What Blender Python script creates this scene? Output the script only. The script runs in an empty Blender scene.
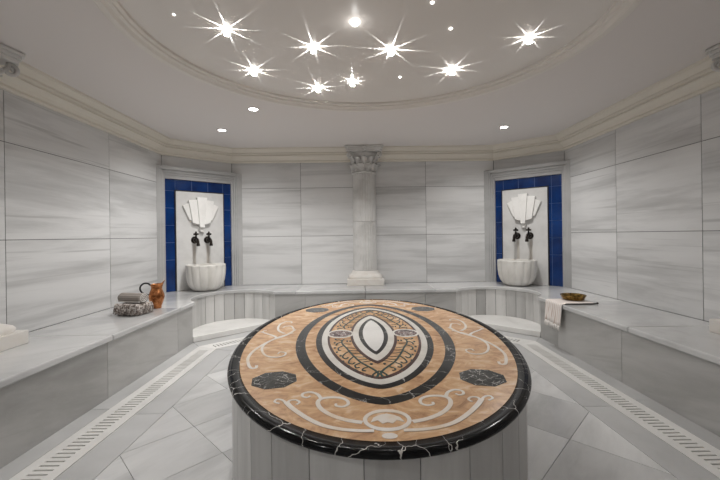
import bpy, bmesh, math, random
from math import sin, cos, pi, radians, hypot, atan2
from mathutils import Vector, Matrix
random.seed(7)
SC = bpy.context.scene
COL = SC.collection

# ------------------------------------------------------------------ materials
def new_mat(name):
    m = bpy.data.materials.new(name); m.use_nodes = True
    nt = m.node_tree
    b = nt.nodes['Principled BSDF']
    return m, nt, b

def simple(name, col, rough=.5, metal=0., spec=.5, emit=0.):
    m, nt, b = new_mat(name)
    b.inputs['Base Color'].default_value = (*col, 1)
    b.inputs['Roughness'].default_value = rough
    b.inputs['Metallic'].default_value = metal
    b.inputs['Specular IOR Level'].default_value = spec
    if emit:
        b.inputs['Emission Color'].default_value = (*col, 1)
        b.inputs['Emission Strength'].default_value = emit
    return m

def N(nt, typ, **kw):
    n = nt.nodes.new(typ)
    for k, v in kw.items():
        if k in n.inputs: n.inputs[k].default_value = v
        else: setattr(n, k, v)
    return n

def ramp(nt, src, stops):
    r = nt.nodes.new('ShaderNodeValToRGB')
    e = r.color_ramp.elements
    while len(e) < len(stops): e.new(.5)
    for el, (p, c) in zip(e, stops):
        el.position = p; el.color = (*c, 1) if len(c) == 3 else c
    nt.links.new(src, r.inputs[0])
    return r

def marble(name, base, dark, light, scale, rough=.25, rot=(0, 0, 0), streak=1.0, var=.06, fine=.35, warm=0.):
    """Streaked grey-white marble; every slab carries its own 'tile' offset so the veining breaks at the joints."""
    m, nt, b = new_mat(name)
    L = nt.links
    tc = N(nt, 'ShaderNodeTexCoord')
    at = N(nt, 'ShaderNodeAttribute', attribute_name='tile')
    mul = N(nt, 'ShaderNodeVectorMath', operation='SCALE'); mul.inputs['Scale'].default_value = 9.
    L.new(at.outputs['Vector'], mul.inputs[0])
    rotn = N(nt, 'ShaderNodeVectorRotate', rotation_type='EULER_XYZ'); rotn.inputs['Rotation'].default_value = rot
    L.new(tc.outputs['Object'], rotn.inputs['Vector'])
    mp = N(nt, 'ShaderNodeMapping'); mp.inputs['Scale'].default_value = scale
    L.new(rotn.outputs[0], mp.inputs[0])
    add = N(nt, 'ShaderNodeVectorMath', operation='ADD')
    L.new(mp.outputs[0], add.inputs[0]); L.new(mul.outputs[0], add.inputs[1])
    n1 = N(nt, 'ShaderNodeTexNoise', Scale=1., Detail=6., Roughness=.62, Distortion=.35)
    L.new(add.outputs[0], n1.inputs['Vector'])
    mid = tuple((a + c) / 2 for a, c in zip(base, dark))
    r1 = ramp(nt, n1.outputs[0], [(.30, dark), (.42, mid), (.52, base), (.72, light)])
    # thin long streaks
    mp2 = N(nt, 'ShaderNodeMapping'); mp2.inputs['Scale'].default_value = (.55, .55, 2.6) if scale[2] > scale[0] else (1.5, 1.5, 1.5)
    L.new(add.outputs[0], mp2.inputs[0])
    n2 = N(nt, 'ShaderNodeTexNoise', Scale=1.2, Detail=4., Roughness=.55, Distortion=.6)
    L.new(mp2.outputs[0], n2.inputs['Vector'])
    r2 = ramp(nt, n2.outputs[0], [(.30, (1, 1, 1)), (.39, (.0, .0, .0)), (.63, (0, 0, 0)), (.70, (fine, fine, fine))])
    mx = N(nt, 'ShaderNodeMix', data_type='RGBA')
    sm = N(nt, 'ShaderNodeMath', operation='MULTIPLY'); sm.inputs[1].default_value = .55 * streak
    L.new(r2.outputs[0], sm.inputs[0]); L.new(sm.outputs[0], mx.inputs['Factor'])
    L.new(r1.outputs[0], mx.inputs['A']); mx.inputs['B'].default_value = (*[d * .82 for d in dark], 1)
    # slab to slab tone
    sx = N(nt, 'ShaderNodeSeparateXYZ'); L.new(at.outputs['Vector'], sx.inputs[0])
    mr = N(nt, 'ShaderNodeMapRange'); mr.inputs['To Min'].default_value = 1 - var; mr.inputs['To Max'].default_value = 1 + var * .6
    L.new(sx.outputs[0], mr.inputs[0])
    sc = N(nt, 'ShaderNodeVectorMath', operation='SCALE')
    L.new(mx.outputs['Result'], sc.inputs[0]); L.new(mr.outputs[0], sc.inputs['Scale'])
    L.new(sc.outputs[0], b.inputs['Base Color'])
    b.inputs['Roughness'].default_value = rough
    return m

def veined(name, base, base2, vein, vscale, vwidth, nscale=3., rough=.12, warp=.35, veinmix=1., lo=.42):
    """Dark or coloured marble with thin crooked veins (distances to warped cell borders)."""
    m, nt, b = new_mat(name); L = nt.links
    tc = N(nt, 'ShaderNodeTexCoord')
    at = N(nt, 'ShaderNodeAttribute', attribute_name='tile')
    mul = N(nt, 'ShaderNodeVectorMath', operation='SCALE'); mul.inputs['Scale'].default_value = 5.
    L.new(at.outputs['Vector'], mul.inputs[0])
    a0 = N(nt, 'ShaderNodeVectorMath', operation='ADD')
    L.new(tc.outputs['Object'], a0.inputs[0]); L.new(mul.outputs[0], a0.inputs[1])
    nz = N(nt, 'ShaderNodeTexNoise', Scale=nscale, Detail=5., Roughness=.6)
    L.new(a0.outputs[0], nz.inputs['Vector'])
    sc = N(nt, 'ShaderNodeVectorMath', operation='SCALE'); sc.inputs['Scale'].default_value = warp
    L.new(nz.outputs['Color'], sc.inputs[0])
    ad = N(nt, 'ShaderNodeVectorMath', operation='ADD')
    L.new(a0.outputs[0], ad.inputs[0]); L.new(sc.outputs[0], ad.inputs[1])
    vo = N(nt, 'ShaderNodeTexVoronoi', feature='DISTANCE_TO_EDGE', Scale=vscale)
    L.new(ad.outputs[0], vo.inputs['Vector'])
    n3 = N(nt, 'ShaderNodeTexNoise', Scale=nscale * 1.7, Detail=2.)
    L.new(a0.outputs[0], n3.inputs['Vector'])
    wr = N(nt, 'ShaderNodeMapRange'); wr.inputs['From Min'].default_value = lo; wr.inputs['From Max'].default_value = lo + .2
    wr.inputs['To Min'].default_value = 0.; wr.inputs['To Max'].default_value = vwidth
    L.new(n3.outputs[0], wr.inputs[0])
    lt = N(nt, 'ShaderNodeMath', operation='LESS_THAN'); L.new(vo.outputs[0], lt.inputs[0]); L.new(wr.outputs[0], lt.inputs[1])
    r = ramp(nt, nz.outputs[0], [(.35, base), (.65, base2)])
    mx = N(nt, 'ShaderNodeMix', data_type='RGBA')
    vm = N(nt, 'ShaderNodeMath', operation='MULTIPLY'); vm.inputs[1].default_value = veinmix
    L.new(lt.outputs[0], vm.inputs[0]); L.new(vm.outputs[0], mx.inputs['Factor'])
    L.new(r.outputs[0], mx.inputs['A']); mx.inputs['B'].default_value = (*vein, 1)
    L.new(mx.outputs['Result'], b.inputs['Base Color'])
    b.inputs['Roughness'].default_value = rough
    return m

def mottled(name, stops, scale=6., detail=8., rough=.25, stretch=(1, 1, 1), metal=0., bump=0., dist=.4):
    m, nt, b = new_mat(name); L = nt.links
    tc = N(nt, 'ShaderNodeTexCoord')
    mp = N(nt, 'ShaderNodeMapping'); mp.inputs['Scale'].default_value = stretch
    L.new(tc.outputs['Object'], mp.inputs[0])
    nz = N(nt, 'ShaderNodeTexNoise', Scale=scale, Detail=detail, Roughness=.65, Distortion=dist)
    L.new(mp.outputs[0], nz.inputs['Vector'])
    r = ramp(nt, nz.outputs[0], stops)
    L.new(r.outputs[0], b.inputs['Base Color'])
    b.inputs['Roughness'].default_value = rough; b.inputs['Metallic'].default_value = metal
    if bump:
        bp = N(nt, 'ShaderNodeBump', Strength=bump, Distance=.004)
        L.new(nz.outputs[0], bp.inputs['Height']); L.new(bp.outputs[0], b.inputs['Normal'])
    return m

def striped(name, c1, c2, axis, freq, width, rough=.9):
    m, nt, b = new_mat(name); L = nt.links
    tc = N(nt, 'ShaderNodeTexCoord')
    sx = N(nt, 'ShaderNodeSeparateXYZ'); L.new(tc.outputs['Object'], sx.inputs[0])
    mu = N(nt, 'ShaderNodeMath', operation='MULTIPLY'); mu.inputs[1].default_value = freq
    L.new(sx.outputs[axis], mu.inputs[0])
    fr = N(nt, 'ShaderNodeMath', operation='FRACT'); L.new(mu.outputs[0], fr.inputs[0])
    lt = N(nt, 'ShaderNodeMath', operation='LESS_THAN'); lt.inputs[1].default_value = width
    L.new(fr.outputs[0], lt.inputs[0])
    nz = N(nt, 'ShaderNodeTexNoise', Scale=90., Detail=3.); L.new(tc.outputs['Object'], nz.inputs['Vector'])
    mx = N(nt, 'ShaderNodeMix', data_type='RGBA'); L.new(lt.outputs[0], mx.inputs['Factor'])
    mx.inputs['A'].default_value = (*c1, 1); mx.inputs['B'].default_value = (*c2, 1)
    L.new(mx.outputs['Result'], b.inputs['Base Color'])
    bp = N(nt, 'ShaderNodeBump', Strength=.5, Distance=.003); L.new(nz.outputs[0], bp.inputs['Height'])
    L.new(bp.outputs[0], b.inputs['Normal'])
    b.inputs['Roughness'].default_value = rough
    return m

G = lambda v, w=0.: (v + w * .5, v, v - w)
M = {}
M['wall'] = marble('wall_marble', G(.65), G(.455), G(.71), (.5, .5, 5.), rough=.3, streak=1.1, var=.07)
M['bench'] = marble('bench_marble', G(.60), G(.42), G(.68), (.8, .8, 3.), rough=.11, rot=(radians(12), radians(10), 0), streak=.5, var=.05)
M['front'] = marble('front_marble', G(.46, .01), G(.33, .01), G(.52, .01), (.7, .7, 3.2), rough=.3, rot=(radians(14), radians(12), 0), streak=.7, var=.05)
M['strip'] = marble('strip_marble', G(.58, .01), G(.46, .01), G(.64, .01), (7., 7., .8), rough=.3, streak=.3, var=.24)
M['floor'] = marble('floor_marble', G(.68), G(.50), G(.78), (3.2, .8, 1.), rough=.22, rot=(0, 0, radians(38)), streak=.5, var=.2)
M['kerb'] = marble('kerb_marble', G(.52), G(.44), G(.58), (1.4, 1.4, 1.), rough=.3, streak=.25, var=.04)
M['drain'] = marble('drain_marble', G(.76, .02), G(.68, .02), G(.82, .02), (2., 2., 1.), rough=.35, streak=.15, var=.04)
M['white'] = marble('white_marble', G(.82, .02), G(.72, .02), G(.87, .02), (3., 3., 3.), rough=.22, streak=.35, var=.03)
M['basin'] = marble('basin_marble', G(.74, .035), G(.60, .04), G(.80, .03), (4., 4., 2.), rough=.25, streak=.25, var=.03)
M['column'] = marble('column_marble', G(.62, .015), G(.46, .015), G(.68, .01), (3., 3., 3.), rough=.4, rot=(0, radians(-40), 0), streak=.4, var=.04)
M['colbase'] = marble('column_base_marble', (.70, .67, .63), (.62, .56, .51), G(.76, .02), (3., 3., 4.), rough=.4, streak=.2, var=.03)
M['frame'] = marble('frame_marble', G(.44), G(.36), G(.50), (1.2, 1.2, 2.), rough=.3, streak=.4, var=.04)
M['grout'] = simple('grout', (.17, .17, .17), .9)
M['pit'] = simple('drain_shadow_gap', (.10, .085, .07), .9)
M['paint'] = simple('ceiling_paint', (.74, .705, .69), .7)
M['disc'] = simple('stretch_ceiling', (.76, .73, .70), .32)
M['cornice'] = simple('cornice_paint', (.73, .69, .615), .55)
M['ring'] = simple('ring_paint', (.76, .73, .69), .5)
M['blue'] = mottled('blue_glaze', [(.3, (.0008, .014, .080)), (.7, (.0016, .040, .19))], 3., 3., rough=.12)
M['bluegrout'] = simple('blue_grout', (.10, .17, .36), .8)
M['liner'] = simple('black_liner', (.012, .012, .016), .4)
M['black'] = veined('black_marble', (.005, .005, .006), (.012, .012, .013), (.62, .60, .57), 7.5, .012, nscale=2.6, rough=.12, warp=.22, lo=.36)
M['black'].node_tree.nodes['Principled BSDF'].inputs['Specular IOR Level'].default_value = .16
M['blackband'] = veined('black_band_marble', (.006, .006, .007), (.014, .014, .015), (.40, .39, .37), 8.5, .016, nscale=3.4, rough=.14, warp=.25)
M['orange'] = mottled('orange_marble', [(.30, (.33, .175, .09)), (.42, (.53, .305, .16)), (.53, (.66, .405, .215)), (.68, (.80, .60, .42))], 8.5, 12., rough=.26, stretch=(1.1, 1.6, 1), dist=.8)
M['inlay'] = marble('white_inlay_marble', G(.74, .05), G(.62, .06), G(.80, .04), (5., 5., 1.), rough=.22, streak=.2, var=.05)
M['scroll'] = mottled('scroll_inlay_marble', [(.3, (.80, .66, .52)), (.5, (.82, .75, .68)), (.75, (.86, .83, .80))], 7., 3., rough=.25)
M['green'] = mottled('green_marble', [(.3, (.018, .05, .048)), (.7, (.05, .10, .085))], 30., 4., rough=.2)
M['brown'] = mottled('brown_marble', [(.3, (.035, .012, .012)), (.62, (.11, .05, .04)), (.78, (.40, .30, .26))], 22., 5., rough=.2)
M['porphyry'] = veined('dark_breccia', (.025, .026, .025), (.075, .075, .07), (.5, .48, .46), 26., .035, nscale=14., rough=.15, warp=.06)
M['breccia'] = veined('red_breccia', (.08, .04, .04), (.24, .17, .16), (.6, .55, .52), 34., .09, nscale=20., rough=.15, warp=.05)
M['bronze'] = simple('dark_bronze', (.035, .030, .027), .32, 1.)
M['copper'] = mottled('hammered_copper', [(.34, (.26, .085, .03)), (.66, (.66, .28, .115))], 28., 3., rough=.24, metal=1., bump=.6)
M['iron'] = simple('black_iron', (.012, .012, .012), .35)
M['brass'] = mottled('aged_brass', [(.38, (.09, .05, .012)), (.66, (.42, .27, .085))], 30., 3., rough=.2, metal=1., bump=.35)
M['taupe'] = striped('taupe_towel', (.255, .225, .20), (.36, .325, .295), 2, 55., .35)
M['fringe'] = mottled('speckled_fringe', [(.36, (.10, .075, .06)), (.48, (.36, .31, .28)), (.58, (.66, .61, .58))], 55., 2., rough=.95)
M['pinktowel'] = striped('striped_white_towel', (.80, .755, .72), (.64, .53, .48), 1, 30., .30)
M['tassel'] = simple('white_tassel', (.80, .77, .74), .95)
M['hem'] = simple('charcoal_hem', (.055, .052, .05), .85)
M['chrome'] = simple('white_trim', (.75, .74, .72), .35)
M['lens'] = simple('lamp_lens', (1., .97, .92), .3, emit=9.)
M['collar_glow'] = simple('glowing_collar', (1., .97, .92), .2, emit=3.2)  # glow of the added star collar, standing for the lamp core
M['spark'] = simple('tiny_lamp', (1., .96, .9), .2, emit=2.5)

# brown upright strips under the taps, mixed into the fountain slab colour
def add_tap_strips(mat):
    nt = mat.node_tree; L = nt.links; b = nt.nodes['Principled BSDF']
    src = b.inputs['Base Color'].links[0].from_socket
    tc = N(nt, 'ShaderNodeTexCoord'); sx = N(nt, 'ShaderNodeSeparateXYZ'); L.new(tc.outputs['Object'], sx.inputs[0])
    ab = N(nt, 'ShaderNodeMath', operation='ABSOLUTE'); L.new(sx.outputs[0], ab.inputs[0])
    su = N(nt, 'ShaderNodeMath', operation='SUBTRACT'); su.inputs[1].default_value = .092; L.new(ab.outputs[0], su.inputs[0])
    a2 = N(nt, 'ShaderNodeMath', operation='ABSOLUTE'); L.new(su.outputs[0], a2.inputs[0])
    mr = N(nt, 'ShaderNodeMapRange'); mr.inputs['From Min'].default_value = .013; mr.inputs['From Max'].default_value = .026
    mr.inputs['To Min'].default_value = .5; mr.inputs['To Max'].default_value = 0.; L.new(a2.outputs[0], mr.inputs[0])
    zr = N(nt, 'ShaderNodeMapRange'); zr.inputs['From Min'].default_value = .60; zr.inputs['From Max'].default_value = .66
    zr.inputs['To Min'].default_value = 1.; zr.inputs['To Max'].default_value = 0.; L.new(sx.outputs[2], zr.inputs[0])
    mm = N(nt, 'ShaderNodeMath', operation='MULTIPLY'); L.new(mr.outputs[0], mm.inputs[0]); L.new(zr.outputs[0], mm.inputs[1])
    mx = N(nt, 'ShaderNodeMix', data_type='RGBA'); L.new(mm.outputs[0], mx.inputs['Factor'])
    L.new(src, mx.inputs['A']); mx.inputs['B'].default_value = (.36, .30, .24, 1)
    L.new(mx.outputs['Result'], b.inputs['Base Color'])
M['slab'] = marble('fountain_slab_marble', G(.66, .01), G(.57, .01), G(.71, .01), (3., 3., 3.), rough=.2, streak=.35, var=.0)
add_tap_strips(M['slab'])

# ------------------------------------------------------------------ mesh builder
class MB:
    def __init__(s): s.v = []; s.f = []; s.mi = []; s.t = []; s.cur = (0, 0, 0); s.m = 0; s.sm = []; s.smooth = False
    def new_tile(s): s.cur = (random.random(), random.random(), random.random())
    def add(s, vs, fs):
        o = len(s.v); s.v += [tuple(v) for v in vs]; s.t += [s.cur] * len(vs)
        for f in fs: s.f.append(tuple(i + o for i in f)); s.mi.append(s.m); s.sm.append(s.smooth)
    def prism(s, poly, z0, z1):
        n = len(poly)
        vs = [(x, y, z0) for x, y in poly] + [(x, y, z1) for x, y in poly]
        fs = [tuple(range(n))[::-1], tuple(range(n, 2 * n))] + [(i, (i + 1) % n, (i + 1) % n + n, i + n) for i in range(n)]
        s.add(vs, fs)
    def box(s, x0, x1, y0, y1, z0, z1): s.prism([(x0, y0), (x1, y0), (x1, y1), (x0, y1)], z0, z1)
    def slab(s, P, thick_vec):
        """a polygon in 3-D pushed along a vector"""
        n = len(P); P = [Vector(p) for p in P]; d = Vector(thick_vec)
        s.add([*P, *[p + d for p in P]], [tuple(range(n))[::-1], tuple(range(n, 2 * n))] + [(i, (i + 1) % n, (i + 1) % n + n, i + n) for i in range(n)])
    def grid(s, rows, close_u=False, close_v=False):
        nr, nc = len(rows), len(rows[0]); vs = [p for r in rows for p in r]; fs = []
        for i in range(nr if close_v else nr - 1):
            for j in range(nc if close_u else nc - 1):
                a, b = i, (i + 1) % nr; c, d = j, (j + 1) % nc
                fs.append((a * nc + c, a * nc + d, b * nc + d, b * nc + c))
        s.add(vs, fs)
    def lathe(s, prof, n=48, a0=0., a1=2 * pi, rad=None, sx=1., sy=1.):
        full = abs(a1 - a0 - 2 * pi) < 1e-6
        rows = []
        for r, z in prof:
            row = []
            for k in range(n if full else n + 1):
                a = a0 + (a1 - a0) * k / n
                rr = rad(a, r, z) if rad else r
                row.append((rr * cos(a) * sx, rr * sin(a) * sy, z))
            rows.append(row)
        s.grid(rows, close_u=full)
    def tube(s, path, rad, n=10, caps=True):
        P = [Vector(p) for p in path]; rows = []
        up = Vector((0, 0, 1)); prev = None
        for i, p in enumerate(P):
            t = (P[min(i + 1, len(P) - 1)] - P[max(i - 1, 0)]).normalized()
            if prev is None:
                a = up if abs(t.dot(up)) < .9 else Vector((1, 0, 0))
                x = t.cross(a).normalized()
            else: x = (prev - t * prev.dot(t)).normalized()
            prev = x; y = t.cross(x); r = rad(i / (len(P) - 1)) if callable(rad) else rad
            rows.append([tuple(p + x * (r * cos(2 * pi * k / n)) + y * (r * sin(2 * pi * k / n))) for k in range(n)])
        o = len(s.v); s.grid(rows, close_u=True)
        if caps:
            s.f.append(tuple(range(o, o + n))[::-1]); s.mi.append(s.m); s.sm.append(False)
            e = o + (len(P) - 1) * n; s.f.append(tuple(range(e, e + n))); s.mi.append(s.m); s.sm.append(False)
    def sphere(s, c, r, n=16, m=10, sc=(1, 1, 1)):
        rows = [[(c[0] + r * sc[0] * sin(pi * i / m) * cos(2 * pi * k / n), c[1] + r * sc[1] * sin(pi * i / m) * sin(2 * pi * k / n), c[2] + r * sc[2] * cos(pi * i / m)) for k in range(n)] for i in range(m + 1)]
        s.grid(rows, close_u=True)

def obj(name, mb, mats, parent=None, bevel=0., seg=2, fix=True, shade=None, mesh=None):
    if mesh is None:
        me = bpy.data.meshes.new(name); me.from_pydata(mb.v, [], mb.f)
        mats = mats if isinstance(mats, (list, tuple)) else [mats]
        for m in mats: me.materials.append(m)
        me.polygons.foreach_set('material_index', mb.mi)
        me.polygons.foreach_set('use_smooth', mb.sm if shade is None else [shade] * len(mb.f))
        at = me.attributes.new('tile', 'FLOAT_VECTOR', 'POINT')
        at.data.foreach_set('vector', [c for t in mb.t for c in t])
        if fix:
            bm = bmesh.new(); bm.from_mesh(me)
            bmesh.ops.remove_doubles(bm, verts=bm.verts, dist=1e-6)
            bmesh.ops.recalc_face_normals(bm, faces=bm.faces)
            bm.to_mesh(me); bm.free()
        me.update()
    else: me = mesh
    o = bpy.data.objects.new(name, me); COL.objects.link(o)
    if parent: o.parent = parent
    if bevel:
        bv = o.modifiers.new('bevel', 'BEVEL'); bv.width = bevel; bv.segments = seg; bv.limit_method = 'ANGLE'; bv.angle_limit = radians(40)
        bv.harden_normals = False
    return o

def tag(o, label=None, cat=None, group=None, kind=None):
    if label: o['label'] = label
    if cat: o['category'] = cat
    if group: o['group'] = group
    if kind: o['kind'] = kind
    return o
def thing(name, label, cat, loc=(0, 0, 0), rz=0., group=None):
    o = bpy.data.objects.new(name, None); COL.objects.link(o)
    o.location = loc; o.rotation_euler = (0, 0, rz); o.empty_display_size = .1
    return tag(o, label, cat, group)
def dup(root, loc, rz, label):
    def cp(o, par):
        c = o.copy(); COL.objects.link(c); c.parent = par
        for ch in [k for k in COL.objects if k.parent == o]: cp(ch, c)
        return c
    r = cp(root, None); r.location = loc; r.rotation_euler = (0, 0, rz); r['label'] = label
    return r
def struct(name, mb, mats, label, **k):
    return tag(obj(name, mb, mats, **k), label, 'room', kind='structure')

# ------------------------------------------------------------------ room dimensions (metres; camera side is -y)
SX, YS, BX, YB, YF = 2.71, 4.84, 1.99, 5.47, -.85     # side wall x, corner y, back corner x, back wall y, front wall y
H, BH = 2.51, .47                                     # ceiling, bench top
DIR = Vector((SX - BX, YB - YS)).normalized()         # along the left corner wall
DL = hypot(SX - BX, YB - YS)
ANG = atan2(DIR.y, DIR.x)
def corner_origin(sgn, s, z):                         # a point on the corner wall, s from its side-wall end
    return ((-SX + DIR.x * s) * (1 if sgn < 0 else -1), YS + DIR.y * s, z)

# ------------------------------------------------------------------ walls
ROWS = [0, .47, 1.2, 1.93, 2.51]
def tiled_wall(name, origin, ax, length, joints, label):
    """origin at floor, ax = unit vector along the wall, room lies to the right of ax (-y local)"""
    nrm = Vector((ax[1], -ax[0], 0)); A = Vector((ax[0], ax[1], 0)); O = Vector(origin)
    mb = MB(); mb.m = 1
    P = lambda s, d, z: O + A * s + nrm * d + Vector((0, 0, z))
    mb.slab([P(0, -.10, 0), P(length, -.10, 0), P(length, -.10, 2.6), P(0, -.10, 2.6)], nrm * .097)
    mb.m = 0
    js = [0] + joints + [length]
    for a, b in zip(js, js[1:]):
        for z0, z1 in zip(ROWS, ROWS[1:]):
            mb.new_tile(); g = .003
            mb.slab([P(a + g, -.003, z0 + g), P(b - g, -.003, z0 + g), P(b - g, -.003, z1 - g), P(a + g, -.003, z1 - g)], nrm * .003)
    return struct(name, mb, [M['wall'], M['grout']], label)
tiled_wall('wall_left', (-SX, YF, 0), (0, 1), YS - YF, [j - YF for j in (.43, 1.56, 2.69, 3.82)], 'left side wall clad in large grey white marble slabs')
tiled_wall('wall_corner_left', (-SX, YS, 0), (DIR.x, DIR.y), DL, [], 'angled marble corner wall behind the left fountain')
tiled_wall('wall_back', (-BX, YB, 0), (1, 0), 2 * BX, [BX - .95, BX, BX + .95], 'back wall of streaked grey marble slabs behind the column')
tiled_wall('wall_corner_right', (BX, YB, 0), (DIR.x, -DIR.y), DL, [], 'angled marble corner wall behind the right fountain')
tiled_wall('wall_right', (SX, YS, 0), (0, -1), YS - YF, [YS - j for j in (3.88, 2.91, 1.8, .7)], 'right side wall clad in large grey white marble slabs')
tiled_wall('wall_front', (SX, YF, 0), (-1, 0), 2 * SX, [1.1, 2.2, 3.3, 4.4], 'marble wall on the entrance side behind the viewer')

# ------------------------------------------------------------------ floor
def line_x(p, d, q, e):
    k = (e[0] * (q[1] - p[1]) - e[1] * (q[0] - p[0])) / (d[1] * e[0] - d[0] * e[1]); return (p[0] + d[0] * k, p[1] + d[1] * k)
FX, FB = 1.995, 4.83                                  # foot of the bench fronts
CH0, CH1 = (-FX, 4.135), (-1.225, FB)                   # front edge of the corner steps
cd = Vector((CH1[0] - CH0[0], CH1[1] - CH0[1])).normalized(); cn = Vector((cd.y, -cd.x))
def level(o_side, o_diag, o_back):
    L0 = (-FX + o_side, YF); D0 = (CH0[0] + cn.x * o_diag, CH0[1] + cn.y * o_diag)
    a = line_x(L0, (0, 1), D0, cd); b = line_x(D0, cd, (0, FB - o_back), (1, 0))
    return [L0, a, b, (-b[0], b[1]), (-a[0], a[1]), (-L0[0], L0[1])]
LV = [level(0, 0, 0), level(.13, .20, .20), level(.36, .43, .43), level(.56, .62, .62)]
def shrink(poly, g):
    c = Vector((0, 0))
    out = []
    n = len(poly)
    for i in range(n):
        p0, p1, p2 = Vector(poly[i - 1]), Vector(poly[i]), Vector(poly[(i + 1) % n])
        d1 = (p1 - p0); d2 = (p2 - p1)
        if d1.length < 1e-6 or d2.length < 1e-6: out.append(tuple(p1)); continue
        d1.normalize(); d2.normalize()
        n1 = Vector((-d1.y, d1.x)); n2 = Vector((-d2.y, d2.x))
        if abs(d1.cross(d2)) < 1e-3: out.append(tuple(p1 + n1 * g)); continue
        out.append(line_x(tuple(p1 + n1 * g), tuple(d1), tuple(p1 + n2 * g), tuple(d2)))
    return out
def area(p): return sum(p[i - 1][0] * p[i][1] - p[i][0] * p[i - 1][1] for i in range(len(p))) / 2
def ccw(p): return p if area(p) > 0 else p[::-1]
def clip(poly, a, b):                                  # keep what lies left of a->b
    out = []; s = lambda p: (b[0] - a[0]) * (p[1] - a[1]) - (b[1] - a[1]) * (p[0] - a[0])
    for i in range(len(poly)):
        p, q = poly[i - 1], poly[i]; sp, sq = s(p), s(q)
        if (sp < 0) != (sq < 0):
            k = sp / (sp - sq); out.append((p[0] + (q[0] - p[0]) * k, p[1] + (q[1] - p[1]) * k))
        if sq >= 0: out.append(q)
    return out
mb = MB(); mb.m = 1
mb.box(-SX - .1, SX + .1, YF - .1, YB + .1, -.12, -.035)
mb.m = 0
inner = ccw(LV[3])
def field(sgn, offu, offv, p):
    reg = inner
    reg = clip(reg, (0, 10), (0, -10)) if sgn > 0 else clip(reg, (0, -10), (0, 10))
    r2 = reg
    for i in range(-14, 22):
        for j in range(-14, 22):
            u0, v0 = offu + p * i + (p * .5 if j % 2 else 0) * 0, offv + p * j
            # u = x*sgn' + y ; v = y - x*sgn'
            q = []
            for du, dv in ((0, 0), (p, 0), (p, p), (0, p)):
                U, V = u0 + du, v0 + dv
                q.append(((U - V) / 2, (U + V) / 2))
            q = ccw(q); c = q
            for k in range(len(r2)):
                c = clip(c, r2[k - 1], r2[k])
                if len(c) < 3: break
            if len(c) >= 3 and abs(area(c)) > 4e-4:
                mb.new_tile(); c = shrink(ccw(c), .0015)
                if area(c) > 1e-4: mb.prism(c, -.035, 0)
field(-1, .57, .03, .57)
field(1, .0 + 3.195 - .735 * 5, .965 - .735 * 5, .735)
for k, m_ in ((0, 2), (2, 2)):
    mb.m = m_
    for e in range(5):
        a, b, c, d = LV[k][e], LV[k][e + 1], LV[k + 1][e + 1], LV[k + 1][e]
        if e in (0, 4):                                # long sides are laid in pieces
            ys = [YF, .55, 1.35, 2.55 if k == 0 else 2.47, max(a[1], b[1]) + .01]
            for y0, y1 in zip(ys, ys[1:]):
                q = clip(clip(ccw([a, b, c, d]), (-9, y0), (9, y0)), (9, y1), (-9, y1))
                if len(q) > 2: mb.new_tile(); mb.prism(shrink(ccw(q), .002), -.035, 0)
        else:
            mb.new_tile(); mb.prism(shrink(ccw([a, b, c, d]), .002), -.035, 0)
struct('floor', mb, [M['floor'], M['pit'], M['kerb']], 'pale marble floor of diagonal slabs with grey border strips')

# drain covers: slotted marble strips
def drain(a, b, c, d, label, pitch=.0366, sw=.013, reach=.052):
    """a->b outer edge, d->c inner edge; slots run across"""
    A, B, C, D = map(Vector, (a, b, c, d)); mid0, mid1 = (A + D) / 2, (B + C) / 2
    t = (mid1 - mid0); Ls = t.length; t.normalize(); n_ = Vector((-t.y, t.x))
    mb = MB(); mb.new_tile()
    if (A - mid0).dot(n_) < 0: n_ = -n_
    # rails (mitred), then the bridges between the slots
    ln = lambda off: (tuple(line_x(tuple(mid0 + n_ * off), tuple(t), tuple(A), tuple(D - A))), tuple(line_x(tuple(mid0 + n_ * off), tuple(t), tuple(B), tuple(C - B))))
    w = abs((A - mid0).dot(n_)) - .002
    for o0, o1 in ((w, reach), (-reach, -w)):
        p0, p1 = ln(o0); q0, q1 = ln(o1); mb.prism(ccw([p0, p1, q1, q0]), -.033, .001)
    e0 = max(((Vector(p) - mid0).dot(t) for p in (ln(reach)[0], ln(-reach)[0]))); e1 = min(((Vector(p) - mid0).dot(t) for p in (ln(reach)[1], ln(-reach)[1])))
    n = int((e1 - e0 - .08) / pitch); s0 = (e0 + e1 - n * pitch) / 2
    P = lambda s, o: tuple(mid0 + t * s + n_ * o)
    for k in range(n + 1):
        x0 = s0 + (k - 1) * pitch + sw if k else None; x1 = s0 + k * pitch if k < n else None
        pa = [P(x0, reach), P(x0, -reach)] if x0 is not None else [ln(reach)[0], ln(-reach)[0]]
        pb = [P(x1, -reach), P(x1, reach)] if x1 is not None else [ln(-reach)[1], ln(reach)[1]]
        mb.prism(ccw(pa + pb), -.033, .001)
    tag(obj('drain_cover', mb, M['drain']), label, 'drain', 'slotted marble drain covers in the floor')
dl = ['slotted white marble drain cover along the left bench', 'slotted white marble drain cover before the left corner step', 'slotted white marble drain cover before the back bench',
      'slotted white marble drain cover before the right corner step', 'slotted white marble drain cover along the right bench']
for e in range(5): drain(LV[1][e], LV[1][e + 1], LV[2][e + 1], LV[2][e], dl[e])

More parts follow.
